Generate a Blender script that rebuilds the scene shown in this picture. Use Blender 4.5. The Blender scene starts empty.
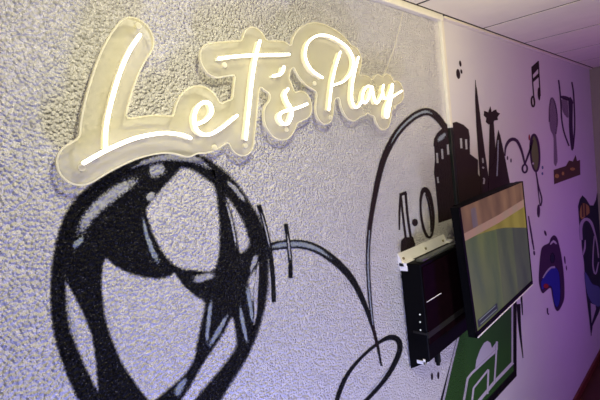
import bpy, bmesh, math, random
import numpy as np
from mathutils import Vector, Matrix
from mathutils.geometry import tessellate_polygon

SC = bpy.context.scene
COL = SC.collection
random.seed(4)

# ------------------------------------------------------------------ camera
CAM = Vector((0.0, -0.82, 1.87))           # 0.82 m off the painted wall, held high
FPX = 450.0                                 # focal length in pixels of a 600x400 frame
CX, CY = 300.0, 200.0
def _basis():
    vp = np.array([725.0, 115.0])           # where the lines along the wall run together
    x = np.array([vp[0]-CX, vp[1]-CY, FPX]); x /= np.linalg.norm(x)
    u = np.array([.116, .9932])             # lean of the uprights
    s = -FPX*FPX/((vp-np.array([CX, CY]))@u)
    d = np.array([u[0]*s, u[1]*s, FPX])
    if d[1] < 0: d = -d
    d /= np.linalg.norm(d)
    y = np.cross(d, x)
    if y[2] < 0: y = -y
    return np.array([x, y, -d])
MB = _basis()
cd = bpy.data.cameras.new('camera'); cam = bpy.data.objects.new('camera', cd); COL.objects.link(cam)
R = Matrix(((MB[0][0], -MB[0][1], -MB[0][2]), (MB[1][0], -MB[1][1], -MB[1][2]), (MB[2][0], -MB[2][1], -MB[2][2])))
cam.matrix_world = Matrix.Translation(CAM) @ R.to_4x4()
cd.sensor_width = 36.0; cd.lens = 36.0*FPX/600.0; cd.clip_start = .02
SC.camera = cam

# ------------------------------------------------------------------ world, lamps, exposure
SC.view_settings.view_transform = 'Standard'; SC.view_settings.look = 'None'
SC.view_settings.gamma = 1.0; SC.view_settings.use_curve_mapping = False
SC.view_settings.exposure = 0.0
w = bpy.data.worlds.new('room_ambience'); SC.world = w; w.use_nodes = True
bg = w.node_tree.nodes['Background']; bg.inputs[0].default_value = (.66, .53, 1.0, 1); bg.inputs[1].default_value = .09
def lamp(name, kind, loc, target, energy, color, size=.5, size_y=None, spread=None):
    l = bpy.data.lights.new(name, kind); o = bpy.data.objects.new(name, l); COL.objects.link(o)
    l.energy = energy; l.color = color; o.location = loc
    if kind == 'AREA':
        l.size = size
        if size_y: l.shape = 'RECTANGLE'; l.size_y = size_y
        if spread: l.spread = spread
    else: l.shadow_soft_size = size
    o.rotation_euler = (Vector(target)-Vector(loc)).to_track_quat('-Z', 'Y').to_euler()
    return o
lamp('cool_fill', 'AREA', (.3, -.55, .75), (.7, 0, 1.5), 12.0, (.34, .38, 1.0), .2)  # added unseen fill, tints the lower left of the wall blue
lamp('warm_fill', 'AREA', (.30, -.75, 2.3), (1.2, 0, 1.45), 8.3, (1.0, .94, .60), .12)  # added unseen fill near the ceiling, placed to graze the stucco
lamp('low_fill', 'AREA', (1.3, -.9, .7), (1.6, 0, 1.35), 7.0, (.84, .80, 1.0), .25)  # added unseen fill that lifts the lower middle of the wall
lamp('violet_led_lamp', 'AREA', (3.3, -1.6, .9), (3.3, 0, 1.2), 6.3, (.39, .03, 1.0), .5)
lamp('warm_ceiling_lamp', 'AREA', (1.5, -.66, 2.24), (1.7, -.3, 2.39), 2.6, (1.0, .88, .46), .2)
lamp('upper_fill', 'AREA', (1.1, -.8, 2.32), (1.15, 0, 2.1), .5, (1.0, .96, .5), .15)  # added unseen fill to warm the top of the wall
lamp('rosy_fill', 'AREA', (2.8, -1.5, 1.9), (2.9, 0, 1.9), 1.6, (1.0, .23, .05), .4)  # added unseen fill that reddens the upper right of the wall

# ------------------------------------------------------------------ helpers
def P(px, py, y=0.0):
    """the point of the plane 'y' (0 = the painted wall) that the photo shows at px, py"""
    r = MB @ np.array([px-CX, py-CY, FPX])
    t = (y-CAM.y)/r[1]
    return Vector((CAM.x+r[0]*t, y, CAM.z+r[2]*t))
def tag(o, label=None, cat=None, group=None, kind=None):
    if label: o['label'] = label
    if cat: o['category'] = cat
    if group: o['group'] = group
    if kind: o['kind'] = kind
    return o
def empty(name, loc, label, cat, group=None):
    o = bpy.data.objects.new(name, None); COL.objects.link(o); o.location = loc; o.empty_display_size = .05
    return tag(o, label, cat, group)
def world_loc(o):
    v = o.location.copy()
    while o.parent: o = o.parent; v += o.location
    return v
def link(name, verts, faces, mat, parent=None, smooth=False, cover=None, origin=None, mats=None, midx=None):
    o0 = world_loc(parent) if parent else (Vector(origin) if origin is not None else Vector((0, 0, 0)))
    me = bpy.data.meshes.new(name)
    me.from_pydata([tuple(Vector(v)-o0) for v in verts], [], faces)
    for m in (mats or [mat]): me.materials.append(m)
    if midx:
        for p, i in zip(me.polygons, midx): p.material_index = i
    if cover is not None:
        a = me.attributes.new('cover', 'FLOAT', 'POINT'); a.data.foreach_set('value', cover)
    if smooth:
        for p in me.polygons: p.use_smooth = True
    me.update()
    o = bpy.data.objects.new(name, me); COL.objects.link(o)
    if parent: o.parent = parent
    else: o.location = o0
    return o
def link_bm(name, bm, mat, parent=None, origin=None, smooth=False):
    bmesh.ops.recalc_face_normals(bm, faces=bm.faces[:])
    bm.verts.index_update()
    o = link(name, [v.co.copy() for v in bm.verts], [[v.index for v in f.verts] for f in bm.faces], mat, parent, smooth, origin=origin)
    bm.free(); return o
def add_box(bm, x0, x1, y0, y1, z0, z1, bev=0.0):
    t = bmesh.new(); bmesh.ops.create_cube(t, size=1)
    for v in t.verts:
        v.co = Vector((x0+(v.co.x+.5)*(x1-x0), y0+(v.co.y+.5)*(y1-y0), z0+(v.co.z+.5)*(z1-z0)))
    if bev: bmesh.ops.bevel(t, geom=t.edges[:], offset=bev, segments=2, affect='EDGES', profile=.5)
    merge(bm, t)
def merge(bm, t, mw=None):
    t.verts.index_update()
    vs = [bm.verts.new(mw @ v.co if mw else v.co) for v in t.verts]
    for f in t.faces: bm.faces.new([vs[v.index] for v in f.verts])
    t.free()
def add_cyl(bm, p0, p1, r, n=16):
    p0, p1 = Vector(p0), Vector(p1); d = p1-p0; q = d.to_track_quat('Z', 'Y')
    a = [p0+q @ Vector((r*math.cos(k*2*math.pi/n), r*math.sin(k*2*math.pi/n), 0)) for k in range(n)]
    va = [bm.verts.new(v) for v in a]; vb = [bm.verts.new(v+d) for v in a]
    for k in range(n): bm.faces.new([va[k], va[(k+1) % n], vb[(k+1) % n], vb[k]])
    bm.faces.new(va[::-1]); bm.faces.new(vb)
def add_tube(bm, pts, r, n=12):
    """round tube with domed ends along a smooth 3-D path"""
    pts = [Vector(p) for p in pts]; rings = []
    N = Vector((0, -1, 0))
    T = [(pts[min(i+1, len(pts)-1)]-pts[max(i-1, 0)]).normalized() for i in range(len(pts))]
    prof = [(pts[0]-T[0]*r*.9, .35, 0), (pts[0]-T[0]*r*.6, .8, 0)]+[(p, 1, i) for i, p in enumerate(pts)]+[(pts[-1]+T[-1]*r*.6, .8, len(pts)-1), (pts[-1]+T[-1]*r*.9, .35, len(pts)-1)]
    for c, k, i in prof:
        t = T[i]; a = N-t*N.dot(t)
        a = a.normalized() if a.length > 1e-4 else Vector((1, 0, 0)); b = t.cross(a)
        rings.append([bm.verts.new(c+(a*math.cos(q*2*math.pi/n)+b*math.sin(q*2*math.pi/n))*r*k) for q in range(n)])
    for A, B in zip(rings, rings[1:]):
        for q in range(n): bm.faces.new([A[q], A[(q+1) % n], B[(q+1) % n], B[q]])
    bm.faces.new(rings[0][::-1]); bm.faces.new(rings[-1])
def spline(pts, step=3.0, closed=False):
    """Catmull-Rom through points (any number of columns), resampled"""
    a = np.array(pts, float); n = len(a); out = []
    if n == 2 and not closed:
        m = max(2, int(np.linalg.norm(a[1][:2]-a[0][:2])/step)+1)
        return np.array([a[0]+(a[1]-a[0])*t for t in np.linspace(0, 1, m)])
    g = (lambda i: a[i % n]) if closed else (lambda i: a[i] if 0 <= i < n else (2*a[0]-a[1] if i < 0 else 2*a[-1]-a[-2]))
    for i in range(n if closed else n-1):
        p0, p1, p2, p3 = g(i-1), g(i), g(i+1), g(i+2)
        m = max(2, int(np.linalg.norm((p2-p1)[:2])/step)+1)
        for t in np.arange(m)/m:
            out.append(.5*((2*p1)+(p2-p0)*t+(2*p0-5*p1+4*p2-p3)*t*t+(3*p1-p0-3*p2+p3)*t**3))
    if not closed: out.append(a[-1])
    return np.array(out)

# ------------------------------------------------------------------ materials
def newmat(name):
    m = bpy.data.materials.new(name); m.use_nodes = True
    nt = m.node_tree; return m, nt, nt.nodes, nt.links, nt.nodes['Principled BSDF']
def simple(name, col, rough=.5, metal=0., spec=.5, var=.06, scale=40.):
    m, nt, N, L, b = newmat(name)
    g = N.new('ShaderNodeNewGeometry'); n = N.new('ShaderNodeTexNoise'); n.inputs['Scale'].default_value = scale; n.inputs['Detail'].default_value = 3
    L.new(g.outputs['Position'], n.inputs['Vector'])
    r = N.new('ShaderNodeMapRange'); r.inputs[3].default_value = 1-var; r.inputs[4].default_value = 1+var
    L.new(n.outputs['Fac'], r.inputs[0])
    mx = N.new('ShaderNodeMix'); mx.data_type = 'RGBA'; mx.blend_type = 'MULTIPLY'; mx.inputs[0].default_value = 1
    mx.inputs[6].default_value = (*col, 1); L.new(r.outputs[0], mx.inputs[7]); L.new(mx.outputs[2], b.inputs['Base Color'])
    b.inputs['Roughness'].default_value = rough; b.inputs['Metallic'].default_value = metal; b.inputs['Specular IOR Level'].default_value = spec
    return m
def stucco(N, L, strength=1.0):
    """bump of the rolled wall finish in world space, coarse up to the trunking and nearly smooth beyond it"""
    g = N.new('ShaderNodeNewGeometry')
    a = N.new('ShaderNodeTexNoise'); a.inputs['Scale'].default_value = 250; a.inputs['Detail'].default_value = 1.0
    v = N.new('ShaderNodeTexVoronoi'); v.feature = 'SMOOTH_F1'; v.inputs['Scale'].default_value = 165; v.inputs['Smoothness'].default_value = .25; v.inputs['Randomness'].default_value = 1
    L.new(g.outputs['Position'], a.inputs['Vector']); L.new(g.outputs['Position'], v.inputs['Vector'])
    ad = N.new('ShaderNodeMath'); ad.operation = 'SUBTRACT'
    ma = N.new('ShaderNodeMath'); ma.operation = 'MULTIPLY'; ma.inputs[1].default_value = .5; L.new(a.outputs['Fac'], ma.inputs[0]); L.new(ma.outputs[0], ad.inputs[0])
    mu = N.new('ShaderNodeMath'); mu.operation = 'MULTIPLY'; mu.inputs[1].default_value = .8; L.new(v.outputs['Distance'], mu.inputs[0]); L.new(mu.outputs[0], ad.inputs[1])
    sx = N.new('ShaderNodeSeparateXYZ'); L.new(g.outputs['Position'], sx.inputs[0])
    mr = N.new('ShaderNodeMapRange'); mr.inputs[1].default_value = 1.72; mr.inputs[2].default_value = 1.8; mr.inputs[3].default_value = strength; mr.inputs[4].default_value = strength*.05
    L.new(sx.outputs['X'], mr.inputs[0])
    bp = N.new('ShaderNodeBump'); bp.inputs['Distance'].default_value = .0138
    L.new(ad.outputs[0], bp.inputs['Height']); L.new(mr.outputs[0], bp.inputs['Strength'])
    return bp, a, g
def wallmat(name, col, rough=.55):
    m, nt, N, L, b = newmat(name)
    bp, a, g = stucco(N, L); L.new(bp.outputs[0], b.inputs['Normal'])
    n = N.new('ShaderNodeTexNoise'); n.inputs['Scale'].default_value = 3.0; n.inputs['Detail'].default_value = 3; L.new(g.outputs['Position'], n.inputs['Vector'])
    r = N.new('ShaderNodeMapRange'); r.inputs[3].default_value = .95; r.inputs[4].default_value = 1.03; L.new(n.outputs['Fac'], r.inputs[0])
    mx = N.new('ShaderNodeMix'); mx.data_type = 'RGBA'; mx.blend_type = 'MULTIPLY'; mx.inputs[0].default_value = 1
    mx.inputs[6].default_value = (*col, 1); L.new(r.outputs[0], mx.inputs[7]); L.new(mx.outputs[2], b.inputs['Base Color'])
    b.inputs['Roughness'].default_value = rough; b.inputs['Specular IOR Level'].default_value = .35
    return m
def paint(name, col, alpha=1.0, rough=.45, grain=.5, spec=.5, flecks=False):
    """sprayed paint on the stucco: coverage fades and breaks up at the edge of a stroke"""
    m, nt, N, L, b = newmat(name)
    bp, a, g = stucco(N, L, .9); L.new(bp.outputs[0], b.inputs['Normal'])
    b.inputs['Base Color'].default_value = (*col, 1); b.inputs['Roughness'].default_value = rough; b.inputs['Specular IOR Level'].default_value = spec
    if flecks:                                  # pinholes where the spray missed the pits of the finish
        fn = N.new('ShaderNodeTexNoise'); fn.inputs['Scale'].default_value = 300; fn.inputs['Detail'].default_value = 2; L.new(g.outputs['Position'], fn.inputs['Vector'])
        fr = N.new('ShaderNodeMapRange'); fr.inputs[1].default_value = .64; fr.inputs[2].default_value = .76; L.new(fn.outputs['Fac'], fr.inputs[0])
        fx = N.new('ShaderNodeMix'); fx.data_type = 'RGBA'; fx.inputs[6].default_value = (*col, 1); fx.inputs[7].default_value = (.16, .16, .17, 1); L.new(fr.outputs[0], fx.inputs[0]); L.new(fx.outputs[2], b.inputs['Base Color'])
    at = N.new('ShaderNodeAttribute'); at.attribute_name = 'cover'
    n = N.new('ShaderNodeTexNoise'); n.inputs['Scale'].default_value = 260; n.inputs['Detail'].default_value = 2; L.new(g.outputs['Position'], n.inputs['Vector'])
    r = N.new('ShaderNodeMapRange'); r.inputs[1].default_value = .3; r.inputs[2].default_value = .7; r.inputs[3].default_value = -grain; r.inputs[4].default_value = grain*.3
    L.new(n.outputs['Fac'], r.inputs[0])
    m1 = N.new('ShaderNodeMath'); m1.operation = 'MULTIPLY'; m1.inputs[1].default_value = 1+grain*.9; L.new(at.outputs['Fac'], m1.inputs[0])
    ad = N.new('ShaderNodeMath'); ad.operation = 'ADD'; ad.use_clamp = True; L.new(m1.outputs[0], ad.inputs[0]); L.new(r.outputs[0], ad.inputs[1])
    mu = N.new('ShaderNodeMath'); mu.operation = 'MULTIPLY'; mu.inputs[1].default_value = alpha; L.new(ad.outputs[0], mu.inputs[0])
    L.new(mu.outputs[0], b.inputs['Alpha'])
    return m
M_wall = wallmat('white_stucco', (.72, .70, .71))
M_black = paint('black_spray', (.0045, .0045, .006), rough=.4, spec=.16, flecks=True)
M_fade = paint('white_spray_fade', (.62, .63, .68), alpha=.74, grain=.65)
M_fadeblue = paint('pale_blue_spray_fade', (.46, .53, .62), alpha=.72, grain=.65)
M_brownblack = paint('brown_black_spray', (.030, .018, .022), rough=.6, grain=.3, spec=.08)
M_plum = paint('plum_line', (.045, .015, .06), rough=.6, grain=.2, spec=.2)
M_plumfaint = paint('faint_plum_wash', (.12, .05, .14), alpha=.55, grain=.4, spec=.2)
M_green = paint('pitch_green', (.024, .080, .014), rough=.6, grain=.15, spec=.2)
M_line = paint('pitch_line_lilac', (.50, .48, .52), rough=.6, grain=.15, spec=.2)
M_blue = paint('royal_blue', (.011, .018, .30), rough=.5, grain=.2, spec=.3)
M_navy = paint('navy_black', (.010, .012, .035), rough=.6, grain=.2, spec=.2)
M_slate = paint('slate_blue', (.10, .14, .30), rough=.6, grain=.5, spec=.2)
M_red = paint('dark_red', (.30, .02, .03), rough=.6, grain=.3, spec=.2)
M_olive = paint('olive_green', (.14, .16, .06), rough=.6, grain=.3, spec=.2)
M_ochre = paint('ochre', (.42, .26, .07), rough=.6, grain=.4, spec=.2)
M_umber = paint('umber', (.09, .05, .035), rough=.6, grain=.4, spec=.2)
M_cream = simple('cream_trim', (.80, .77, .66), .45)
M_ceil = simple('ceiling_board', (.88, .82, .66), .8, spec=.15, scale=12)
M_gap = simple('dark_joint', (.03, .025, .02), .9)
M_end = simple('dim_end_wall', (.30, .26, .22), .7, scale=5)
M_floor = simple('dark_red_floor', (.060, .014, .008), .5, scale=8, var=.3)
M_base = simple('red_brown_baseboard', (.13, .022, .014), .45, scale=14, var=.3)
M_plastic = simple('black_plastic', (.0018, .0018, .002), .5, spec=.08)
M_gloss = simple('glossy_black_front', (.0055, .0016, .0024), .5, spec=.03, var=.8, scale=25)
M_band = simple('dark_grey_band', (.018, .017, .014), .4, spec=.2)
M_grey = simple('grey_lip', (.10, .11, .11), .3)
M_steel = simple('white_steel', (.96, .95, .92), .4)
M_bolt = simple('dull_screw', (.35, .31, .2), .4, metal=.7)
M_tvtrim = simple('metal_trim', (.85, .80, .74), .4)
M_chrome = simple('chrome', (.8, .78, .7), .2, metal=1)
M_trunkblack = simple('black_painted_trunking', (.008, .010, .008), .4)
def emis(name, col, s, base=(.02, .02, .02)):
    m, nt, N, L, b = newmat(name)
    b.inputs['Base Color'].default_value = (*base, 1); b.inputs['Emission Color'].default_value = (*col, 1); b.inputs['Emission Strength'].default_value = s; b.inputs['Roughness'].default_value = .4
    return m
M_neon = emis('warm_white_neon', (1.0, .92, .72), 4.4, (.9, .88, .8))
M_led = emis('small_led', (.85, .9, 1.0), .9)
def acrylic():
    m = bpy.data.materials.new('clear_acrylic'); m.use_nodes = True; N = m.node_tree.nodes; L = m.node_tree.links; N.clear()
    out = N.new('ShaderNodeOutputMaterial'); tr = N.new('ShaderNodeBsdfTransparent'); tr.inputs[0].default_value = (.95, .94, .84, 1)
    gl = N.new('ShaderNodeBsdfGlossy'); gl.inputs['Roughness'].default_value = .25; fr = N.new('ShaderNodeFresnel'); fr.inputs['IOR'].default_value = 1.18
    df = N.new('ShaderNodeBsdfDiffuse'); df.inputs[0].default_value = (.80, .76, .58, 1)
    g = N.new('ShaderNodeNewGeometry'); n = N.new('ShaderNodeTexNoise'); n.inputs['Scale'].default_value = 9; L.new(g.outputs['Position'], n.inputs['Vector'])
    r = N.new('ShaderNodeMapRange'); r.inputs[3].default_value = .28; r.inputs[4].default_value = .35; L.new(n.outputs['Fac'], r.inputs[0])
    m1 = N.new('ShaderNodeMixShader'); L.new(r.outputs[0], m1.inputs[0]); L.new(tr.outputs[0], m1.inputs[1]); L.new(df.outputs[0], m1.inputs[2])
    m2 = N.new('ShaderNodeMixShader'); L.new(fr.outputs[0], m2.inputs[0]); L.new(m1.outputs[0], m2.inputs[1]); L.new(gl.outputs[0], m2.inputs[2])
    L.new(m2.outputs[0], out.inputs[0]); return m
def acrylic_edge():  # pale colour stands in for light piped to the clear rim
    m = bpy.data.materials.new('polished_acrylic_edge'); m.use_nodes = True; N = m.node_tree.nodes; L = m.node_tree.links; N.clear()
    out = N.new('ShaderNodeOutputMaterial'); a = N.new('ShaderNodeBsdfDiffuse'); a.inputs[0].default_value = (.95, .92, .78, 1)
    t = N.new('ShaderNodeBsdfTranslucent'); t.inputs[0].default_value = (.95, .92, .74, 1)
    m1 = N.new('ShaderNodeMixShader'); m1.inputs[0].default_value = .5; L.new(a.outputs[0], m1.inputs[1]); L.new(t.outputs[0], m1.inputs[2])
    tr = N.new('ShaderNodeBsdfTransparent'); m2 = N.new('ShaderNodeMixShader')
    g = N.new('ShaderNodeNewGeometry'); n = N.new('ShaderNodeTexNoise'); n.inputs['Scale'].default_value = 14; L.new(g.outputs['Position'], n.inputs['Vector'])
    r = N.new('ShaderNodeMapRange'); r.inputs[3].default_value = .9; r.inputs[4].default_value = 1.0; L.new(n.outputs['Fac'], r.inputs[0]); L.new(r.outputs[0], m2.inputs[0])
    L.new(tr.outputs[0], m2.inputs[1]); L.new(m1.outputs[0], m2.inputs[2]); L.new(m2.outputs[0], out.inputs[0]); return m
M_acr = acrylic(); M_edge = acrylic_edge()

# ------------------------------------------------------------------ the room
ZC = 2.392; XE = 4.56; XL = -1.6
def struct(name, bm, mat): return tag(link_bm(name, bm, mat), kind='structure')
bm = bmesh.new(); add_box(bm, XL, XE, 0, .12, 0, ZC+.1); struct('wall_front', bm, M_wall)
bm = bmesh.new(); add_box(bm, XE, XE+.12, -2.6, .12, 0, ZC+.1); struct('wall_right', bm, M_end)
bm = bmesh.new(); add_box(bm, XL, XE+.12, -2.6, .12, -.1, 0); struct('floor', bm, M_floor)
bm = bmesh.new(); add_box(bm, XL, XE, -.016, 0, 0, .05, .003); struct('baseboard_front', bm, M_base)
# ceiling boards with open dark joints between them
bm = bmesh.new()
J = [P(477, 29).x, P(519, 44.7).x, 4.32]
xs = [XL, J[0]-1.2, J[0]-.6, J[0], J[1], J[1]+.62, J[2]-.3, XE]
xs = [XL, -.25, .35, .95, J[0]-.62, J[0], J[1], J[1]+.62, J[1]+1.24, XE]
ys = [-2.6, -1.85, -1.25, -.65, -.027]
for a, b in zip(xs, xs[1:]):
    for c, d in zip(ys, ys[1:]):
        add_box(bm, a+.008, b-.008, c+.004, d-.004, ZC, ZC+.006)
struct('ceiling', bm, M_ceil)
bm = bmesh.new(); add_box(bm, XL, XE, -2.6, 0, ZC+.0012, ZC+.06); struct('trim_1', bm, M_gap)
bm = bmesh.new(); add_box(bm, XL, P(438, 17).x, -.022, 0, ZC-.022, ZC+.012, .003); struct('trim_2', bm, M_cream)
bm = bmesh.new(); add_box(bm, P(440, 18).x, XE, -.020, 0, ZC-.008, ZC+.012, .002); struct('trim_3', bm, M_ceil)

# ------------------------------------------------------------------ painted motifs on the wall
class Layer:
    """each further coat of a motif lies a tenth of a millimetre above the last"""
    def __init__(s, start=.0006): s.y = -start
    def next(s): s.y -= .00011; return s.y
def px_normals(a, closed):
    n = len(a); out = []
    for i in range(n):
        p = a[(i-1) % n] if closed or i > 0 else a[i]; q = a[(i+1) % n] if closed or i < n-1 else a[i]
        d = q-p; l = np.hypot(*d) or 1; out.append((-d[1]/l, d[0]/l))
    return np.array(out)
def ribbon(path, hw, soft, y, closed=False, step=3.0, fade=False):
    if np.isscalar(hw): pts = [(p[0], p[1], hw) for p in path]
    else: pts = [(p[0], p[1], h) for p, h in zip(path, hw)]
    a = spline(pts, step, closed); c = a[:, :2]; h = np.maximum(a[:, 2], .25); n = px_normals(c, closed)
    V, C, F = [], [], []
    for i in range(len(c)):
        ih = max(h[i]-soft*.5, h[i]*.35); oh = h[i]+soft*.5; e = 1.0
        if fade: ih, oh = h[i]*.3, h[i]*1.5; e = min(1., 4.5*min(i, len(c)-1-i)/max(1, len(c)-1))
        for k, cv in ((oh, 0), (ih, e), (-ih, e), (-oh, 0)):
            V.append(P(*(c[i]+n[i]*k), y)); C.append(float(cv))
    m = len(c)
    for i in range(m if closed else m-1):
        j = (i+1) % m
        for k in range(3): F.append((4*i+k, 4*i+k+1, 4*j+k+1, 4*j+k))
    return V, F, C
def patch(pts, soft, y, smooth=True, step=3.0):
    a = spline(pts, step, True) if smooth else np.array(pts, float)
    ar = sum(a[i][0]*a[(i+1) % len(a)][1]-a[(i+1) % len(a)][0]*a[i][1] for i in range(len(a)))
    if ar < 0: a = a[::-1]
    n = px_normals(a, True)
    inn = [P(*(p+k*soft*.5), y) for p, k in zip(a, n)]; out = [P(*(p-k*soft*.5), y) for p, k in zip(a, n)]
    m = len(a); V = inn+out; C = [1.]*m+[0.]*m
    F = [tuple(t) for t in tessellate_polygon([[Vector((v.x, v.z, 0)) for v in inn]])]
    F += [(i, (i+1) % m, m+(i+1) % m, m+i) for i in range(m)]
    return V, F, C
def join(*gs):
    V, F, C = [], [], []
    for v, f, c in gs:
        o = len(V); V += v; C += c; F += [tuple(i+o for i in t) for t in f]
    return V, F, C
def put(name, g, mat, parent=None, label=None):
    V, F, C = g
    o = link(name, V, F, mat, parent, cover=C, origin=None if parent else sum(V, Vector())/len(V))
    if label: o['label'] = label
    return o
def motif(name, at, label, cat='wall painting', group=None): return empty(name, P(*at), label, cat, group)
def ell(cx, cy, rx, ry, tilt=0., n=14):
    return [(cx+rx*math.cos(t)*math.cos(tilt)-ry*math.sin(t)*math.sin(tilt), cy+rx*math.cos(t)*math.sin(tilt)+ry*math.sin(t)*math.cos(tilt)) for t in np.linspace(0, 2*math.pi, n, endpoint=False)]

# --- the football
ball = motif('painted_football', (150, 420), 'large black and white football spray-painted on stucco under the neon sign')
Ly = Layer()
ring = [(112, 428, 12), (90, 399, 10.5), (72.5, 362, 9.5), (62, 331, 8), (58.5, 300, 7.5), (59.5, 268, 7.5), (65, 240, 8), (73, 219, 8.5), (87, 200, 8.5), (106, 184, 8), (128, 171.5, 7.5), (152, 162, 7), (174, 158.5, 7.5), (195, 162, 8), (213, 173, 8.5), (230, 188, 8), (243, 206, 7.5), (253, 224, 8), (259, 243, 8.5), (262.5, 265, 6), (261.5, 290, 6), (257, 312, 6.5), (249.5, 335, 7), (239, 357, 7), (223, 380, 8.5), (207, 402, 10.5), (188, 425, 11), (150, 440, 11)]
put('outline', ribbon([p[:2] for p in ring], [p[2] for p in ring], 5, Ly.next(), True), M_black, ball)
blk = [
 # upper left panel with the limbs that run down from it
 [(62, 255), (66, 238), (76, 218), (92, 198), (112, 181), (136, 168), (158, 162), (180, 164), (176, 173), (164, 186), (152, 200), (146, 211), (150, 226), (156, 241), (165, 256), (176, 268), (174, 273), (162, 278), (149, 277.5), (130, 273), (116, 266), (105.5, 258.5), (102, 272), (101.5, 288), (105, 318), (112, 340), (124, 367), (146, 398), (164, 420), (118, 428), (103, 405), (98.5, 390), (96, 358), (91, 332), (80, 306), (66.5, 282), (60, 275)],
 # stem, centre and the connector that reaches left
 [(213, 170), (222, 186), (227, 200), (231.5, 214), (236, 232), (240, 253), (249, 247), (257, 236), (262, 250), (257, 266), (250, 276), (248, 285), (251, 300), (254, 322), (251, 342), (246, 356), (236, 372), (231, 372), (236.5, 358), (237, 342), (234.5, 322), (231.5, 317), (226, 328), (217, 343), (203, 364), (191, 385), (178, 404), (160, 424), (140, 416), (157, 399), (181, 379), (194, 361), (197, 345), (202, 322), (205, 303), (195, 295), (182, 283), (172, 266), (184, 269.5), (200, 271.5), (214, 270), (219.5, 252), (220, 226), (217.5, 200), (214, 178)],
]
for b in blk: put('black_panel', patch(b, 4.2, Ly.next()), M_black, ball)
wh = [
 ([(78, 238), (84, 224), (94, 211), (108, 198), (124, 187), (142, 178)], [3, 4.5, 5, 5.5, 5, 4], M_fade),
 ([(148, 173), (156, 170), (166, 166.5)], [5, 6, 4.5], M_fade),
 ([(146, 200), (151, 196), (155, 192)], [3, 3.5, 1.5], M_fade),
 ([(128, 170), (150, 160.5), (172, 157), (196, 160), (214, 171)], [1.5, 2.6, 3.2, 3.4, 2], M_fade),
 ([(226, 180), (236, 190), (246, 203)], [1.2, 2.2, 1.6], M_fade),
 ([(142.5, 216), (147, 236), (153, 252), (160, 266)], [1.2, 1.9, 2.4, 2.6], M_fadeblue),
 ([(72, 248), (78, 243), (84, 237)], [2, 3, 2], M_fadeblue),
 ([(192, 280), (203, 278), (216, 274.5)], [3, 3.4, 2.6], M_fade),
 ([(225, 199), (229, 212), (233, 228), (236.5, 250)], [.8, 1.0, 1.0, .8], M_fade),
 ([(257, 254), (254, 262), (250, 273)], [1.6, 2.2, 1.0], M_fade),
 ([(247, 284), (249, 298), (251.5, 314), (252.5, 324)], [1.8, 1.9, 1.6, .8], M_fadeblue),
 ([(239.5, 303), (243, 324), (248, 346)], [1.2, 1.9, 1.2], M_fadeblue),
 ([(211.5, 298), (209, 318), (206, 346)], [1.4, 1.9, 1.5], M_fadeblue),
 ([(229, 313), (220, 328), (208, 348)], [.9, 2.2, 1.8], M_fadeblue),
 ([(187, 377), (181, 386), (175, 397)], [1.6, 3, 3], M_fadeblue),
 ([(68, 292), (72, 318), (79, 345)], [1.2, 2.0, 1.2], M_fade),
]
for p, h, m in wh: put('highlight', ribbon(p, h, 2.4, Ly.next(), step=1.5, fade=True), m, ball, 'pale fade sprayed over the black')
# the lilac slits stay bare wall: they are cut between the panels and this thin lens on the right
put('highlight', patch([(258.5, 262), (256, 275), (254, 292), (254.5, 312), (253.5, 325), (256.5, 315), (257.5, 296), (258.5, 280)], 1.6, Ly.next()), paint('bare_wall_white', (.66, .64, .68), alpha=.9), ball, 'bare white slit between black strokes')

# --- the flight line with its two ticks
fl = motif('painted_flight_line', (381, 366), 'black arcing line from the football down to the painted hoop')
Ly = Layer(.0012)
path = [(262, 249), (273, 246.5), (286, 244.5), (302, 244.5), (318, 249.5), (336, 262), (351, 278), (362, 298), (371, 322), (377, 343), (381.5, 366)]
put('stroke', ribbon(path, [2.5, 3.8, 4.3, 4.3, 4.2, 3.8, 3.2, 2.6, 1.8, 1.4, .8], 1.4, Ly.next()), M_black, fl)
put('core', ribbon(path[:6], [.6, 1.8, 2.4, 2.2, 1.8, .6], 1.4, Ly.next(), fade=True), M_fadeblue, fl, 'grey-blue core of the line')
tk = motif('painted_tick', (273, 302), 'taller black tick mark crossing the line, next to the football'); Ly = Layer(.002)
put('stroke', ribbon([(259, 205), (265, 226), (270, 250), (273, 278), (274, 302)], 2.1, 1.2, Ly.next()), M_black, tk)
put('core', ribbon([(260.5, 210), (266, 230), (270.5, 251)], [.5, .8, .5], .8, Ly.next(), fade=True), M_fade, tk, 'pale core of the tick')
tk = motif('painted_tick', (291, 279), 'shorter black tick mark crossing the line, farther from the football'); Ly = Layer(.002)
put('stroke', ribbon([(286, 224), (288.5, 243), (290.5, 262), (290.5, 278)], 2.0, 1.2, Ly.next()), M_black, tk)
put('core', ribbon([(287, 232), (289, 246), (290.5, 262)], [.5, .9, .5], .8, Ly.next(), fade=True), M_fade, tk, 'pale core of the tick')
# --- hoop
hp = motif('painted_hoop', (360, 412), 'black outlined slanted oval at the end of the flight line, below left of the box'); Ly = Layer(.0009)
put('stroke', ribbon([(336, 408), (341, 388), (350, 371), (364, 355), (380, 342), (391.5, 337.3), (399, 341.5), (399, 353), (390.5, 371), (377, 389), (360, 406), (346, 414)], [2, 2.2, 1.8, 1.5, 1.6, 2.6, 2.8, 2.6, 2.4, 2, 1.8, 1.8], 1.3, Ly.next(), True), M_black, hp)
put('core', ribbon([(368, 394), (379, 382), (388, 369)], [.5, .9, .5], 1, Ly.next()), M_fade, hp, 'grey fade inside the stroke')
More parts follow.
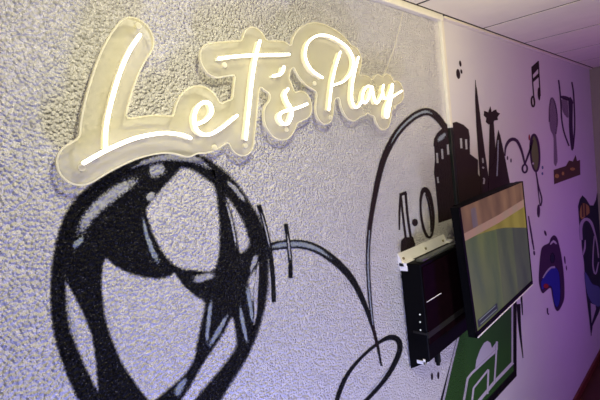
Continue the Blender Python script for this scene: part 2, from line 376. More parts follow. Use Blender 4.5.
# --- big curve
cv = motif('painted_curve', (376, 345), 'long black hooked curve rising from the hoop to the domed tower'); Ly = Layer(.0014)
path = [(377, 347), (373, 325), (370, 298), (368, 262), (369.5, 230), (374.5, 198), (381, 168), (388, 149), (398, 132), (410, 119.5), (420, 113.2), (428, 111.8), (436, 116), (445, 127)]
put('stroke', ribbon(path, [.6, 1.4, 1.9, 2.0, 2.2, 2.5, 2.9, 3.2, 3.4, 3.5, 3.6, 3.6, 3.4, 3.0], 1.3, Ly.next()), M_brownblack, cv)
put('core', ribbon(path[1:5], [.4, .7, .8, .3], .8, Ly.next()), M_fadeblue, cv, 'pale core low in the curve')
put('core', ribbon(path[7:13], [.3, .9, 1.2, 1.2, 1.4, .5], 1, Ly.next(), fade=True), M_fadeblue, cv, 'pale core high in the curve')

# --- 1-0
sc = motif('painted_score', (414, 250), 'hand-painted black score 1·0 on the wall above the black box'); Ly = Layer()
put('digit', join(ribbon([(405.6, 193), (407.5, 215), (411, 239)], 1.2, .8, Ly.next()), ribbon([(400.8, 195), (403, 216), (406, 240)], 1.1, .8, Ly.next()), ribbon([(400.5, 194.5), (399.6, 212), (399.3, 230)], [1, 1, .7], .8, Ly.next()), ribbon([(399.6, 195), (406.6, 192.6)], 1.5, .8, Ly.next()), patch([(401, 241), (404.5, 237.5), (413, 236.8), (415.2, 244), (415.4, 262), (400.5, 266)], .8, Ly.next(), False)), M_brownblack, sc)
put('dot', patch(ell(415, 222.5, 2.9, 3.7), 1, Ly.next()), M_brownblack, sc)
put('digit', join(ribbon(ell(427, 213.5, 6.0, 24, -.10, 20), [1.5, 1.4, 1.2, 1, 1, 1.2, 1.3, 1.4, 1.3, 1.2, 1.1, 1.1, 1.2, 1.5, 2.0, 2.6, 2.6, 2.4, 2, 1.7], .9, Ly.next(), True), ribbon([(425.5, 194), (429, 205), (431, 219), (431, 232)], [.5, .9, .9, .5], .6, Ly.next())), M_brownblack, sc)

# --- skyline: one motif per building
G = 'painted city buildings behind the television'
dome = motif('painted_tower', (452, 240), 'domed dark tower painted behind the trunking', group=G); Ly = Layer()
put('body', patch([(434, 143), (435, 160), (434, 172), (436, 190), (438, 212), (438.5, 223), (466, 214), (492, 204), (489, 190), (484, 183), (478, 174), (478, 160), (470, 154), (469.6, 138), (460, 135), (444, 136)], .9, Ly.next(), False), M_brownblack, dome)
put('dome', patch([(433.5, 146), (434, 139), (437, 133.5), (443, 127.5), (450, 123.5), (456.5, 121.8), (463.5, 124.8), (468.6, 129.5), (469.8, 137), (469.8, 146), (452, 150)], .9, Ly.next(), False), M_brownblack, dome)
for x, y in ((437.3, 158), (442.3, 154), (448.0, 149.5), (461.2, 143.3), (466.3, 144.3)):
    put('window', ribbon([(x-.3, y-5), (x+.3, y+5)], 1.0, .6, Ly.y-.0004), M_fade, dome, 'bare pale window slot')
put('highlight', ribbon([(437, 142), (441, 138), (446.5, 132.5)], [.8, 2.2, 1], 1.4, Ly.y-.0005, fade=True), M_fadeblue, dome, 'grey fade on the dome')
put('highlight', ribbon([(437.5, 177), (438.3, 183)], .8, .6, Ly.y-.0005), M_fade, dome, 'small pale fleck')
sp = motif('painted_tower', (486, 200), 'tallest thin needle spire in the painted skyline', group=G); Ly = Layer(.0012)
put('body', patch([(475.3, 80), (476.8, 88), (480.3, 116), (484.6, 150), (489, 180), (491, 206), (482, 208), (479, 165), (476.5, 128), (475.2, 100)], .7, Ly.next(), False), M_brownblack, sp)
for p in (((482.6, 158), (483.2, 163)), ((482.4, 167), (484, 168.3)), ((483.2, 179), (484.3, 178.5), (483.7, 184))): put('highlight', ribbon(p, .8, .6, Ly.next()), M_fade, sp, 'pale fleck of bare wall')
ct = motif('painted_tower', (495, 190), 'cross-topped tower shaft painted right of the needle spire', group=G); Ly = Layer(.0015)
put('body', patch([(489.6, 120), (493.6, 120), (495.6, 150), (499, 185), (488, 200), (489, 160)], .7, Ly.next(), False), M_brownblack, ct)
put('cross', patch([(490.4, 106), (491.6, 112), (494.6, 110), (496.2, 109.5), (497, 112), (500, 113.5), (497.5, 117), (498, 120), (494.5, 120.5), (492.5, 123.5), (488.5, 124.5), (485.8, 122), (486.5, 118), (483.8, 115.5), (484.2, 110.8), (488.2, 112.3)], .7, Ly.next(), False), M_brownblack, ct)
pt = motif('painted_tower', (503, 180), 'short pointed red-brown tower at the right end of the skyline', group=G); Ly = Layer(.0018)
put('body', patch([(498.4, 130), (500.2, 135), (503, 148), (505.5, 160), (510.5, 186), (488, 196), (489.6, 170), (494, 162), (496.5, 140)], .7, Ly.next(), False), M_brownblack, pt)
put('highlight', ribbon([(498.2, 140), (497.8, 158), (497, 176)], .6, .7, Ly.next()), M_fadeblue, pt, 'thin pale line down the tower')

# --- ink blots and drips
def blots(at, label, items, mat=None, group=None, sub='blot'):
    m = motif('painted_blot', at, label, group=group); L2 = Layer()
    for it in items: put(sub, patch(ell(*it), .7, L2.next()) if len(it) in (4, 5) else None, mat or M_brownblack, m)
blots((459, 78), 'three small black paint blots high beside the white trunking', [(458.2, 74, 1.9, 5, -.12), (460.3, 63.6, 1.1, 3, -.15), (461.4, 71.6, .9, 2.2, -.2)])
blots((437, 380), 'pair of short black paint dashes below the black box', [(432, 376.5, 1.1, 3.6, 0), (438.3, 375.5, 1.1, 3.6, 0)])
blots((508, 162), 'small dark paint specks under the painted cable arc', [(507.5, 158, .7, 2, 0), (511, 160.5, .7, 2, 0)], M_plum)
blots((545, 236), 'lone dark fleck above the painted game controller', [(545.4, 233.2, 1.0, 2.8, -.3)], M_plum)
blots((543, 176), 'faint violet specks left of the painted trophy base', [(542.6, 167.5, .8, 1.6, 0), (542.4, 173.6, .8, 1.4, 0)], M_slate)
blots((533, 255), 'row of dark drips running down right of the television', [(532.6, 242.5, .7, 2.6, -.2), (534.2, 253, .9, 2.4, -.1)], M_plum)
blots((565, 270), 'two dark dashes right of the painted game controller', [(564.8, 260, .7, 4, -.1), (566.4, 268, .5, 2.4, -.1)], M_plum)
dr = motif('painted_drip', (548, 315), 'small dark tick below the painted game controller'); put('stroke', ribbon([(547.4, 308), (547.6, 313), (549, 314.5)], .7, .5, -.0008), M_plum, dr)
dr = motif('painted_drip', (523, 357), 'long thin black drip spikes right of the painted pitch')
put('stroke', ribbon([(518.5, 304), (519.8, 328), (523, 358)], [2.0, 1.3, .4], .6, -.0008), M_black, dr)
put('stroke', ribbon([(520.6, 290), (521.8, 302), (522.6, 315)], [.9, .8, .4], .6, -.0010), M_black, dr)
dr = motif('painted_drip', (534, 250), 'thin dark line running along the right edge of the television')
put('stroke', ribbon([(528.5, 216), (531, 232), (534, 250)], [.5, .8, .6], .5, -.0010), M_plum, dr)

# --- beamed notes
nt_ = motif('painted_music_note', (535, 108), 'black beamed music note painted high on the wall near the ceiling'); Ly = Layer()
put('beam', join(patch([(531.4, 67), (538.2, 60.8), (538.6, 68.2), (532, 76)], .6, Ly.next(), False), patch([(532.6, 79), (538.4, 73.4), (538.7, 77), (533, 82.4)], .6, Ly.next(), False)), M_brownblack, nt_)
put('stem', ribbon([(532, 68), (533, 86), (534.2, 102)], .6, .5, Ly.next()), M_brownblack, nt_)
put('stem', ribbon([(538.3, 61), (539.3, 80), (540.2, 96)], .6, .5, Ly.next()), M_brownblack, nt_)
put('note_head', ribbon(ell(533, 101.6, 1.5, 5.0, -.05), .8, .6, Ly.next(), True, 1.5), M_brownblack, nt_)
put('note_head', patch(ell(539, 94, 1.3, 6.4, -.05), .6, Ly.next()), M_brownblack, nt_)

# --- cable arc with ring and oval
hc = motif('painted_cable', (525, 174), 'dark painted cable arc with a small loop, over the top right corner of the television'); Ly = Layer()
put('stroke', ribbon([(505, 156), (505.5, 148), (508.5, 141.6), (512.5, 139.2), (517, 141), (521, 149), (523.6, 158.5), (525, 165)], [.6, 1.0, 1.5, 1.7, 1.5, 1.2, 1, .8], .7, Ly.next()), M_plum, hc)
put('stroke', ribbon([(525, 164), (527.5, 157), (531, 147), (533, 140)], [.8, 1.0, .9, .6], .7, Ly.next()), M_plum, hc)
put('loop', ribbon(ell(524.8, 168.6, 2.4, 4.0), .9, .6, Ly.next(), True, 1.5), M_plum, hc)
ov = motif('painted_oval', (535, 172), 'olive green painted oval with dark outline and a tail line'); Ly = Layer()
put('fill', patch(ell(535, 153, 4.2, 18, -.06), .9, Ly.next()), M_olive, ov)
put('outline', ribbon(ell(535, 153, 4.4, 18.4, -.06), [.9]*8+[1.1]*6, .7, Ly.next(), True), M_plum, ov)
put('spot', patch(ell(529.3, 137.4, .8, 3.0), .6, Ly.next()), M_red, ov, 'dark red spot')
put('spot', patch(ell(533.2, 163.5, .9, 1.2), .5, Ly.next()), M_line, ov, 'pale dot')
put('tail', ribbon([(536, 172), (538.5, 186), (541.8, 199), (540.6, 206)], .7, .6, Ly.next()), M_plum, ov)
put('tail', ribbon([(537, 178), (538.8, 196), (540.2, 206)], .5, .5, Ly.next()), M_plum, ov)
put('tail', patch(ell(538.6, 211, 1.5, 6.5), .7, Ly.next()), M_plum, ov, 'dark plug end of the tail')

# --- trophies
tr = motif('painted_trophy', (554, 160), 'faint narrow trophy outline left of the taller painted trophy', group='painted trophies'); Ly = Layer()
put('fill', patch([(549, 118), (550, 103), (551.5, 98), (554.5, 101), (557, 112), (557.5, 124), (556, 132), (557.5, 162), (554, 164), (553.5, 138), (550.5, 130)], .9, Ly.next()), M_plumfaint, tr)
put('outline', ribbon([(549.2, 122), (549.4, 108), (551.2, 98), (554, 100), (556.6, 110), (557.4, 122), (556, 134)], .6, .6, Ly.next()), M_plumfaint, tr)
t2 = motif('painted_trophy', (567, 178), 'tall dark handled trophy painted on an ochre plinth', group='painted trophies'); Ly = Layer()
put('handle', ribbon([(558.6, 80), (560, 92), (561, 105), (561.6, 118), (564, 132), (569, 146)], .7, .6, Ly.next()), M_plum, t2)
put('handle', ribbon([(571.8, 82), (573.4, 92), (574.4, 110), (574.6, 130), (573, 149)], .7, .6, Ly.next()), M_plum, t2)
put('rim', patch([(561, 96), (566, 96.2), (572, 99.5), (573, 104), (569, 101), (562, 98.6)], .6, Ly.next()), M_plum, t2)
put('shade', patch([(568.5, 98), (572.5, 100.5), (572.6, 124), (573.6, 146), (571.5, 150), (569.2, 130), (569, 112)], .8, Ly.next()), M_plum, t2)
put('shade', patch([(561.5, 100), (567, 99), (568.5, 112), (568, 118), (563, 112)], .8, Ly.next()), M_plumfaint, t2)
put('plinth', patch([(553.8, 170), (566, 166), (569, 160.5), (573, 161.5), (575.5, 155), (577, 161), (580, 160), (580.3, 174.6), (554.2, 184.2)], .8, Ly.next(), False), M_umber, t2)
for q in ((557, 176, 2.2, 2.2), (563, 173.5, 1.3, 2.0), (572.5, 169, 2.6, 1.6)): put('fleck', patch(ell(*q), .8, Ly.next()), M_ochre, t2, 'ochre fleck on the plinth')

# --- game controller
gc = motif('painted_game_controller', (556, 310), 'blue and dark plum game controller painted right of the television'); Ly = Layer()
put('body', patch([(549, 243), (550.6, 238.5), (553.8, 235.3), (557, 238), (559.4, 246), (561.6, 257), (563.8, 275), (564.4, 296), (562, 305), (558, 311), (555, 308), (552.4, 297), (550.6, 288), (546.5, 290.5), (542.2, 293), (539, 282), (539.4, 266), (541, 251), (543.4, 246)], .9, Ly.next(), True, 2), M_plum, gc)
put('grip', patch([(542.5, 279), (547, 272.5), (551.5, 267.5), (555, 267), (558.6, 272), (560, 284), (560, 299), (557.4, 307), (554.4, 303), (551.6, 287), (546.5, 286.5), (542.4, 289.5), (541, 283)], .8, Ly.next(), True, 2), M_blue, gc, 'royal blue grip')
put('spot', patch(ell(546, 286, 2.6, 2.4), .8, Ly.next()), M_red, gc, 'dark red spot')
put('highlight', ribbon([(542.8, 278), (547, 271.6), (551, 267.6), (555, 267.2)], [.5, .8, .9, 1.1], .6, Ly.next()), M_fade, gc, 'pale edge line')
put('highlight', ribbon([(550.4, 244.6), (553.4, 241.2), (556.6, 244)], [.5, 1.3, .6], .7, Ly.next()), M_line, gc, 'lilac gap at the top')
put('patch', patch(ell(552.5, 258, 2.2, 5), 1.2, Ly.next()), M_navy, gc, 'near-black middle')

# --- far motif by the corner
fr = motif('painted_abstract_shape', (590, 335), 'dark navy looping shape with an amber patch painted by the far corner'); Ly = Layer()
put('body', patch([(578.2, 206), (580, 199), (582.4, 195.4), (586, 199), (590, 205.5), (593.5, 205.5), (596, 200), (597.2, 193), (601, 193), (603, 300), (599, 312), (592.5, 326), (591, 336), (589.4, 320), (586, 292), (584, 262), (581.8, 246), (581.4, 238), (579.4, 225)], .9, Ly.next(), False), M_navy, fr)
put('patch', patch([(579.8, 212), (581.4, 205), (584, 203), (588.6, 206), (589.4, 213), (586, 216), (583, 219), (580.6, 218)], 1.2, Ly.next()), M_ochre, fr, 'amber patch')
for xx in (582.8, 585.6): put('stripe', ribbon([(xx-.5, 203), (xx, 217)], .7, .8, Ly.next()), M_umber, fr)
put('loop', ribbon([(581.4, 240), (580.8, 228), (583, 221), (587, 219.2), (591, 222.5), (594.4, 232), (597, 244), (598.6, 258)], [1.4, 1.6, 1.6, 1.5, 1.4, .9, .7, .6], .7, Ly.next()), M_line, fr, 'lilac arc')
put('loop', ribbon([(585.2, 240), (584.8, 248), (583, 255)], [.5, .9, .7], .6, Ly.next()), M_line, fr, 'lilac arc')
put('loop', ribbon([(594.4, 236), (593.4, 248), (593, 266), (595.6, 274), (598.6, 262)], [.5, .6, .7, .8, .6], .6, Ly.next()), M_line, fr, 'lilac arc')
put('patch', patch([(584.6, 272), (588, 276), (592.5, 284), (600, 288), (600, 306), (593, 304), (588.5, 297), (586, 288)], 1.5, Ly.next()), M_slate, fr, 'slate blue patch')
put('gap', patch([(590.6, 303), (595.5, 305), (596, 309), (591.6, 323)], .6, Ly.next(), False), paint('bare_wall_lilac', (.66, .64, .68), alpha=.9, grain=.2), fr, 'bare wall gap')

# --- football pitch
pi = motif('painted_pitch', (478, 408), 'green painted football pitch with lilac lines below the television'); Ly = Layer()
put('border', patch([(463, 316), (516.6, 268), (516.6, 376), (480, 416), (434, 424)], .8, Ly.next(), False), M_black, pi)
put('grass', patch([(466, 320), (513.4, 276), (513.6, 371), (477, 410), (440.5, 416), (457, 336)], .8, Ly.next(), False), M_green, pi)
put('penalty_arc', patch([(475.2, 370), (476.4, 360), (480, 350), (484, 343), (487.4, 340.8), (490.6, 343), (492, 348), (496.8, 341.5), (497, 352), (486, 361)], .6, Ly.next(), False), M_line, pi)
put('line', ribbon([(458.4, 337), (451, 367), (441, 412)], 1.0, .6, Ly.next()), M_line, pi)
put('line', ribbon([(512.3, 290), (512.3, 364)], .8, .6, Ly.next()), M_line, pi)
def bent(pts, hw): return join(*[ribbon([a, b], hw, .5, Ly.next()) for a, b in zip(pts, pts[1:])])
put('line', bent([(513, 362.5), (495, 381.5), (478, 402)], 1.5), M_line, pi)
put('line', bent([(463, 406), (467.6, 378.6), (471.4, 373.6), (496.6, 350), (496.9, 341.5)], 1.1), M_line, pi)
put('line', bent([(496.9, 342), (495.8, 362), (494.4, 383)], .8), M_line, pi)
put('line', bent([(471.5, 406), (473.6, 388), (488.4, 369.5), (487.6, 394)], .9), M_line, pi)

# ------------------------------------------------------------------ trunking
tx0, tx1 = P(438.6, 60).x, P(444.6, 60).x
tw = (tx0+tx1)/2+.008
zj = P(452, 128).z
tk = empty('cable_trunking', (tw, 0, 1.4), 'slim vertical cable trunking on the wall, cream above and painted black below', 'trunking')
bm = bmesh.new(); add_box(bm, tw-.012, tw+.012, -.014, -.0002, zj, ZC-.02, .002); link_bm('upper_cover', bm, M_cream, tk)
bm = bmesh.new(); add_box(bm, tw-.012, tw+.012, -.014, -.0002, 1.25, zj, .002); o = link_bm('lower_cover', bm, M_trunkblack, tk); o['label'] = 'section painted black with the mural'

# ------------------------------------------------------------------ black wall box
x0 = P(401.5, 290).x; x1 = x0+.375; D1 = .085
zt = P(401, 262).z; zb = P(413, 366).z
bx = empty('equipment_box', (x0, 0, zb), 'black wall-mounted equipment box on white brackets, left of the television', 'equipment box')
zf = P(432, 361, -D1).z                      # the underside rises towards the front
bm = bmesh.new(); add_box(bm, x0, x1, -D1+.004, -.004, zb, zt, .003)
for v in bm.verts:
    if v.co.z < zb+.01: v.co.z += (zf-zb)*(-v.co.y-.004)/(D1-.008)
link_bm('housing', bm, M_plastic, bx)
bm = bmesh.new(); add_box(bm, x0+.004, x1-.004, -D1, -D1+.004, zb+.10, zt-.01, .0015); o = link_bm('front_panel', bm, M_gloss, bx); o['label'] = 'glossy dark front panel'
bm = bmesh.new()
add_box(bm, x0-.0012, x0+.003, -D1, -.03, zb+.135, zb+.142); add_box(bm, x0, x1, -D1-.0012, -D1+.004, zb+.125, zb+.145)
link_bm('band', bm, M_band, bx)
bm = bmesh.new(); add_box(bm, x0+.03, x1-.02, -D1+.012, -.05, zt-.001, zt+.010, .003); link_bm('top_lip', bm, M_grey, bx)
bm = bmesh.new(); add_box(bm, x0+.010, x0+.115, -D1-.0016, -D1+.002, P(430, 300, -D1).z-.001, P(430, 300, -D1).z+.0012); link_bm('bright_strip', bm, M_steel, bx)
for k, (lx, ly) in enumerate(((420, 314.5), (420.2, 322), (420.6, 330))):
    # indicator lamps sit in a column on the side that faces the sign
    r = MB @ np.array([lx-CX, ly-CY, FPX]); t = (x0-CAM.x)/r[0]; yy = CAM.y+r[1]*t; zz = CAM.z+r[2]*t
    bm = bmesh.new(); add_cyl(bm, (x0+.001, yy, zz), (x0-.0012, yy, zz), .0026, 10); link_bm('indicator_light', bm, M_led, bx)
# brackets
bm = bmesh.new(); z1 = P(400, 252.5).z
# the flange leans back to the wall, shaped to catch more light from above
q = [bm.verts.new(v) for v in ((x0-.004, -.022, zt-.010), (x1-.035, -.022, zt-.010), (x1-.035, -.002, z1), (x0-.004, -.002, z1), (x0-.004, -.0005, zt-.010), (x1-.035, -.0005, zt-.010), (x1-.035, -.0005, z1), (x0-.004, -.0005, z1))]
for f in ((0, 1, 2, 3), (4, 7, 6, 5), (0, 4, 5, 1), (3, 2, 6, 7), (0, 3, 7, 4), (1, 5, 6, 2)): bm.faces.new([q[k] for k in f])
add_box(bm, x0-.004, x0+.055, -.030, -.002, zt-.014, zt+.002, .001)
add_box(bm, x0-.002, x0+.014, -.032, -.002, zt-.026, zt-.008, .001); add_box(bm, x0+.034, x0+.048, -.032, -.002, zt-.024, zt-.008, .001)
add_box(bm, x1-.05, x1-.005, -.032, -.001, zt+.002, zt+.008, .001)
br = link_bm('top_bracket', bm, M_steel, bx); br['label'] = 'cream steel hanging bracket tilted to catch light from above'
for qx in (x0+.012, x0+.17, x0+.31):
    zz = (zt+z1)/2-.004
    bm = bmesh.new(); add_cyl(bm, (qx, -.008, zz), (qx, -.0150, zz+.002), .0045, 12); link_bm('screw', bm, M_bolt, br)
def PX(px, py, x):
    r = MB @ np.array([px-CX, py-CY, FPX]); t = (x-CAM.x)/r[0]
    return Vector((x, CAM.y+r[1]*t, CAM.z+r[2]*t))
fa, fb = PX(417, 362, x0-.002), PX(425, 359, x0-.002)
bm = bmesh.new(); add_box(bm, x0-.003, x0+.05, fb.y, fa.y, fa.z-.004, fa.z+.008, .001); add_box(bm, x0-.003, x0+.008, fb.y, fb.y+.008, fa.z-.004, fa.z+.016, .001)
link_bm('foot_bracket', bm, M_steel, bx)
pc = P(437, 352, -.06); pz = P(437, 366, -.06).z
bm = bmesh.new(); add_cyl(bm, (pc.x, -.06, zf+.012), (pc.x, -.06, pz+.012), .011, 14); add_cyl(bm, (pc.x, -.06, pz+.014), (pc.x, -.06, pz), .007, 12)
link_bm('plug', bm, M_plastic, bx)

# ------------------------------------------------------------------ television
YT, YB = -.150, -.168
TL, TR, BR, BL = P(460, 207, YT), P(523, 181, YT), P(533, 284, YB), P(478, 337, YB)
nrm = ((TR-TL).cross(BL-TL)).normalized()
if nrm.y > 0: nrm = -nrm                       # towards the room
def tvp(s, t, d=0.0):                          # s along, t downwards, d back from the front
    return TL*(1-s)*(1-t)+TR*s*(1-t)+BR*s*t+BL*(1-s)*t-nrm*d
tv = empty('television', (TL+TR+BR+BL)/4+Vector((0, .08, -.25)), 'flat television hung on the wall showing a football match', 'television')
def slab(s0, s1, t0, t1, d0, d1, inset=0.0):
    f = [tvp(s, t, d0) for s, t in ((s0, t0), (s1, t0), (s1, t1), (s0, t1))]
    b = [tvp(s, t, d1) for s, t in ((s0+inset, t0+inset), (s1-inset, t0+inset), (s1-inset, t1-inset), (s0+inset, t1-inset))]
    return f+b, [(0, 1, 2, 3), (7, 6, 5, 4), (0, 4, 5, 1), (1, 5, 6, 2), (2, 6, 7, 3), (3, 7, 4, 0)]
def slabs(*a):
    V, F = [], []
    for q in a:
        v, f = slab(*q); o = len(V); V += v; F += [tuple(i+o for i in t) for t in f]
    return V, F
V, F = slabs((-.018, 1, 0, 1, .004, .030), (.10, .985, .004, .96, .030, .056)); link('casing', V, F, M_plastic, tv)
V, F = slabs((-.018, .004, 0, 1, 0, .006), (.990, 1, 0, 1, 0, .006), (-.018, 1, 0, .008, 0, .006), (-.018, 1, .962, 1, 0, .006)); link('bezel', V, F, M_plastic, tv)
V, F = slabs((0, 1, .997, 1.008, -.001, .012)); o = link('lower_trim', V, F, M_tvtrim, tv); o['label'] = 'bright metal strip along the bottom edge'
V, F = slabs((.6, .88, .3, .7, .058, .10)); link('wall_mount', [v if i % 8 < 4 else Vector((v.x, -.001, v.z)) for i, v in enumerate(V)], F, M_plastic, tv)
def screenmat(name, a, b, s, stripes=0., spot=None):
    m, nt, N, L, bs = newmat(name)
    g = N.new('ShaderNodeNewGeometry'); mp = N.new('ShaderNodeMapping'); mp.inputs['Scale'].default_value = (9, 9, 3); L.new(g.outputs['Position'], mp.inputs[0])
    n = N.new('ShaderNodeTexNoise'); n.inputs['Scale'].default_value = 1.6; n.inputs['Detail'].default_value = 4; L.new(mp.outputs[0], n.inputs['Vector'])
    f = n.outputs['Fac']
    if stripes:
        wv = N.new('ShaderNodeTexWave'); wv.bands_direction = 'X'; wv.inputs['Scale'].default_value = stripes; wv.inputs['Distortion'].default_value = 1.5; L.new(g.outputs['Position'], wv.inputs['Vector'])
        ad = N.new('ShaderNodeMath'); ad.operation = 'MULTIPLY_ADD'; ad.inputs[1].default_value = .16; L.new(wv.outputs['Fac'], ad.inputs[0])
        sc_ = N.new('ShaderNodeMath'); sc_.operation = 'MULTIPLY'; sc_.inputs[1].default_value = .84; L.new(f, sc_.inputs[0]); L.new(sc_.outputs[0], ad.inputs[2]); f = ad.outputs[0]
    r = N.new('ShaderNodeMapRange'); r.inputs[1].default_value = .3; r.inputs[2].default_value = .7; L.new(f, r.inputs[0])
    mx = N.new('ShaderNodeMix'); mx.data_type = 'RGBA'; mx.inputs[6].default_value = (*a, 1); mx.inputs[7].default_value = (*b, 1); L.new(r.outputs[0], mx.inputs[0])
    bs.inputs['Base Color'].default_value = (.02, .02, .02, 1); bs.inputs['Roughness'].default_value = .35; bs.inputs['Specular IOR Level'].default_value = .2
    L.new(mx.outputs[2], bs.inputs['Emission Color']); bs.inputs['Emission Strength'].default_value = s
    return m
S_stand = screenmat('screen_stand', (.13, .062, .040), (.26, .13, .075), .72)
S_board = screenmat('screen_boards', (.38, .20, .16), (.32, .21, .16), .72)
S_yel = screenmat('screen_yellow_turf', (.20, .15, .022), (.27, .205, .035), .75, 2.4)  # yellower strip of turf below the boards
S_grn = screenmat('screen_turf', (.064, .090, .040), (.13, .145, .045), .72, 2.0)
S_dk = screenmat('screen_far_turf', (.038, .044, .040), (.064, .072, .052), .72, 2.0)
S_mid = screenmat('screen_middle_turf', (.050, .064, .040), (.094, .105, .050), .72, 2.0)
S_navy = screenmat('screen_caption', (.006, .010, .022), (.010, .014, .030), .8)
S_line = screenmat('screen_caption_line', (.20, .24, .24), (.24, .27, .26), .8)
S_blur = screenmat('screen_banner', (.10, .075, .12), (.2, .12, .11), .75)
# picture: st coordinates in the screen
s0, s1, t0, t1 = .004, .990, .008, .962
def sq(*st): return [tvp(s, t, .0025) for s, t in st]
regs = [([(s0, t0), (s1, t0), (s1, .175), (.5, .20), (s0, .205)], S_stand), ([(s0, .205), (.5, .20), (s1, .175), (s1, .245), (.5, .265), (s0, .262)], S_board),
        ([(s0, .262), (.5, .265), (s1, .245), (s1, .45), (.6, .335), (.2, .268)], S_yel),
        ([(s0, .262), (.2, .268), (.45, .305), (.43, t1), (s0, t1)], S_grn), ([(.45, .305), (.6, .335), (.72, .37), (.70, t1), (.43, t1)], S_mid), ([(.72, .37), (s1, .45), (s1, t1), (.70, t1)], S_dk)]
V, F, I = [], [], []
for k, (st, m) in enumerate(regs):
    q = sq(*st); F.append(tuple(range(len(V), len(V)+len(q)))); V += q; I.append(k)
scr = link('screen', V, F, None, tv, mats=[m for _, m in regs], midx=I); scr['label'] = 'lit screen with a blurred football match'
def on_screen(s0, s1, t0, t1, m, d): return [tvp(s, t, d) for s, t in ((s0, t0), (s1, t0), (s1, t1), (s0, t1))], m
for nm, (q, m) in (('caption', on_screen(.03, .33, .885, .946, S_navy, .0022)), ('caption_line', on_screen(.05, .30, .893, .899, S_line, .0018)), ('caption_line', on_screen(.06, .31, .927, .933, S_line, .0018)), ('banner', on_screen(.13, .20, .05, .20, S_blur, .0022))):
    link(nm, q, [(0, 1, 2, 3)], m, scr)

# ------------------------------------------------------------------ neon sign
YP = -.030; PT = .007; YN = YP-PT-.0150          # back of plate, plate thickness, tube axis
letters = {
 'L': [[(140, 35), (130, 50), (121, 70), (114, 92), (109, 112), (106, 130), (105.5, 148)], [(83.7, 163), (105, 151), (130, 140), (150, 134.8), (167.5, 133), (182.5, 135), (190.5, 138)]],
 'e': [[(195, 125), (206, 120), (212, 112), (210, 104), (204, 102.2), (198, 107), (194.4, 117), (196, 128), (202, 134), (211, 134), (223, 127), (237, 115.6)]],
 't': [[(260, 41), (256, 57), (252, 82), (249, 110), (246, 139)], [(219, 58.5), (240, 56), (262, 55), (289, 54.4)]],
 'apostrophe': [[(284, 67), (283, 71), (280, 74.5), (273.5, 76)]],
 's': [[(288, 89), (285.2, 94), (287, 101), (291, 108), (292, 115), (288, 123.5), (283, 123.5), (279.6, 118), (281, 113), (287, 110.5), (297, 108), (307, 104)]],
 'P': [[(322.6, 77.6), (312, 70), (305.8, 58), (307, 45), (314, 37.2), (324, 35), (336, 39), (348, 48), (353.6, 60), (351.5, 72), (344, 81), (334, 85)], [(340.4, 52), (335, 70), (331.5, 88), (329, 110)]],
 'l': [[(358.6, 57), (355, 72), (352.4, 86), (352.2, 100), (355.5, 107.3), (359, 106), (362, 101)]],
 'a': [[(372.5, 87), (367.5, 86.2), (363.6, 92), (362.8, 100), (365.2, 103), (368.5, 99), (371.4, 90), (372.6, 87.5), (373.6, 95), (376.2, 103), (379.4, 100.5), (383.2, 92)]],
 'y': [[(383.6, 85), (382.8, 92), (384.8, 98.5), (388.2, 97), (391, 90), (392.4, 84), (392.2, 91), (391, 101), (389.4, 110), (387.8, 117.3), (385.4, 115.5), (386.4, 107.5), (390.4, 99), (396, 94.8), (402, 90.8)]],
}
mid = P(240, 90, YP)
sign = empty('neon_sign', (mid.x, 0, P(90, 165).z-.05), "glowing warm white neon script sign reading Let's Play on clear acrylic", 'neon sign')
paths = {k: [[P(q[0], q[1], YN) for q in spline(s, 1.6)] for s in st] for k, st in letters.items()}
for k, st in paths.items():
    bm = bmesh.new()
    for s in st: add_tube(bm, s, .0029 if k in ('a', 'y', 'l', 'P') else .0034)
    o = link_bm('letter', bm, M_neon, sign, smooth=True)
    o['label'] = 'glowing apostrophe' if k == 'apostrophe' else 'glowing letter '+k
    bm = bmesh.new()
    for s in st:                                  # silicone foot that carries the glowing tube on the plate
        rows = []
        for i, p in enumerate(s):
            d = s[min(i+1, len(s)-1)]-s[max(i-1, 0)]; d.normalize(); n = Vector((-d.z, 0, d.x))*.0022
            rows.append([bm.verts.new(Vector((p.x, y, p.z))+n*k) for y, k in ((YN+.003, 1), (YP-PT, 1), (YP-PT, -1), (YN+.003, -1))])
        for a, b in zip(rows, rows[1:]):
            for k in range(4): bm.faces.new([a[k], a[(k+1) % 4], b[(k+1) % 4], b[k]])
        bm.faces.new(rows[0][::-1]); bm.faces.new(rows[-1])
    q = link_bm('letter_foot', bm, M_edge, o); q['label'] = 'milky silicone foot of the tube'
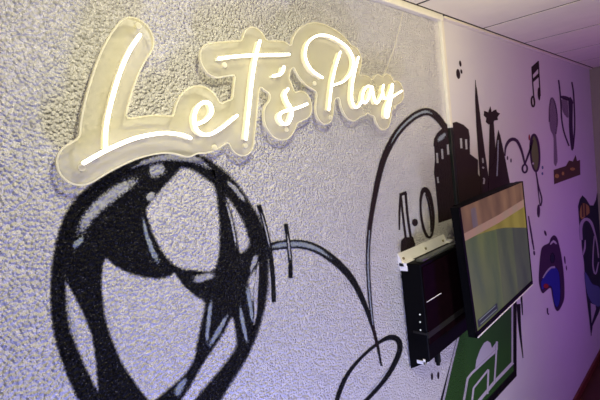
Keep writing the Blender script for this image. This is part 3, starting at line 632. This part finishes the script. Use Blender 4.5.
# plate outline: everything within 42 mm of a tube
RAD = .0375; STEP = .004
seg = [(s[i].x, s[i].z, s[i+1].x, s[i+1].z) for st in paths.values() for s in st for i in range(len(s)-1)]
seg = np.array(seg); gx0, gz0 = seg[:, ::2].min()-.06, seg[:, 1::2].min()-.06
nx = int((seg[:, ::2].max()+.06-gx0)/STEP)+2; nz = int((seg[:, 1::2].max()+.06-gz0)/STEP)+2
GX, GZ = np.meshgrid(gx0+np.arange(nx)*STEP, gz0+np.arange(nz)*STEP, indexing='ij')
Dm = np.full(GX.shape, 9.)
for a, b, c, d in seg:
    ll = (c-a)**2+(d-b)**2+1e-12; t = np.clip(((GX-a)*(c-a)+(GZ-b)*(d-b))/ll, 0, 1)
    Dm = np.minimum(Dm, np.hypot(GX-a-t*(c-a), GZ-b-t*(d-b)))
Vf = RAD-Dm
def contours(Vf):
    nxt = {}; pt = {}
    def ed(i, j, i2, j2):
        key = (i, j, i2, j2) if (i, j) < (i2, j2) else (i2, j2, i, j)
        if key not in pt:
            a, b = Vf[key[0], key[1]], Vf[key[2], key[3]]; t = a/(a-b)
            pt[key] = np.array([gx0+STEP*(key[0]+t*(key[2]-key[0])), gz0+STEP*(key[1]+t*(key[3]-key[1]))])
        return key
    for i in range(Vf.shape[0]-1):
        for j in range(Vf.shape[1]-1):
            cs = [(i, j), (i+1, j), (i+1, j+1), (i, j+1)]; ins = [Vf[c] > 0 for c in cs]
            if all(ins) or not any(ins): continue
            ent = []; ext = []
            for k in range(4):
                a, b = cs[k], cs[(k+1) % 4]
                if ins[k] and not ins[(k+1) % 4]: ext.append(ed(*a, *b))
                if not ins[k] and ins[(k+1) % 4]: ent.append(ed(*a, *b))
            for e, x in zip(ext, ent): nxt[e] = x
    loops = []
    while nxt:
        k0 = next(iter(nxt)); k = k0; lp = []
        while k in nxt:
            lp.append(pt[k]); k = nxt.pop(k)
        loops.append(np.array(lp))
    return loops
def area(l): return .5*np.sum(l[:, 0]*np.roll(l[:, 1], -1)-np.roll(l[:, 0], -1)*l[:, 1])
loops = [l for l in contours(Vf) if len(l) > 30]
big = max(loops, key=lambda l: abs(area(l))); sgn = np.sign(area(big))
loops = [l for l in loops if np.sign(area(l)) == sgn and abs(area(l)) > .002]      # outer outlines only, the bowls stay filled
V, F = [], []; EV, EF = [], []
for l in loops:
    for _ in range(4): l = .25*np.roll(l, 1, 0)+.5*l+.25*np.roll(l, -1, 0)
    l = l[::2]
    if area(l) < 0: l = l[::-1]
    m = len(l); o = len(V)
    d = np.roll(l, -1, 0)-np.roll(l, 1, 0); d /= np.linalg.norm(d, axis=1)[:, None]; n = np.stack([-d[:, 1], d[:, 0]], 1)   # inwards
    li = l+n*.0030
    tri = tessellate_polygon([[Vector((p[0], p[1], 0)) for p in li]])
    V += [Vector((p[0], YP-PT+.0005, p[1])) for p in li]; F += [tuple(i+o for i in t) for t in tri]
    # the polished edge: a closed ring of rectangular section
    e = len(EV)
    for pp, yy in ((l, YP), (l, YP-PT), (li, YP-PT), (li, YP)): EV += [Vector((p[0], yy, p[1])) for p in pp]
    for r in range(4):
        for i in range(m):
            j = (i+1) % m; EF.append((e+r*m+i, e+r*m+j, e+((r+1) % 4)*m+j, e+((r+1) % 4)*m+i))
plate = link('acrylic_backing', V, F, M_acr, sign); plate['label'] = 'clear acrylic backing cut around the letters'
edge = link('polished_edge', EV, EF, M_edge, plate); edge['label'] = 'bright polished rim of the acrylic'
for q in ((136, 27), (80, 168), (212, 148), (243, 146), (222, 66), (312, 84), (328, 118), (392, 108), (284, 130)):
    c = P(*q, YP)
    bm = bmesh.new(); add_cyl(bm, (c.x, -.0005, c.z), (c.x, YP-PT, c.z), .004, 12); add_cyl(bm, (c.x, YP-PT, c.z), (c.x, YP-PT-.003, c.z), .0062, 16)
    link_bm('standoff', bm, M_edge, sign)
cb = bmesh.new(); add_tube(cb, [P(q[0], q[1], -.012) for q in spline([(380, 84), (386, 70), (393, 52), (399, 30), (403, 12)], 4)], .0012, 8)
o = link_bm('power_cable', cb, M_cream, sign, smooth=True); o['label'] = 'thin pale cable running up to the ceiling'
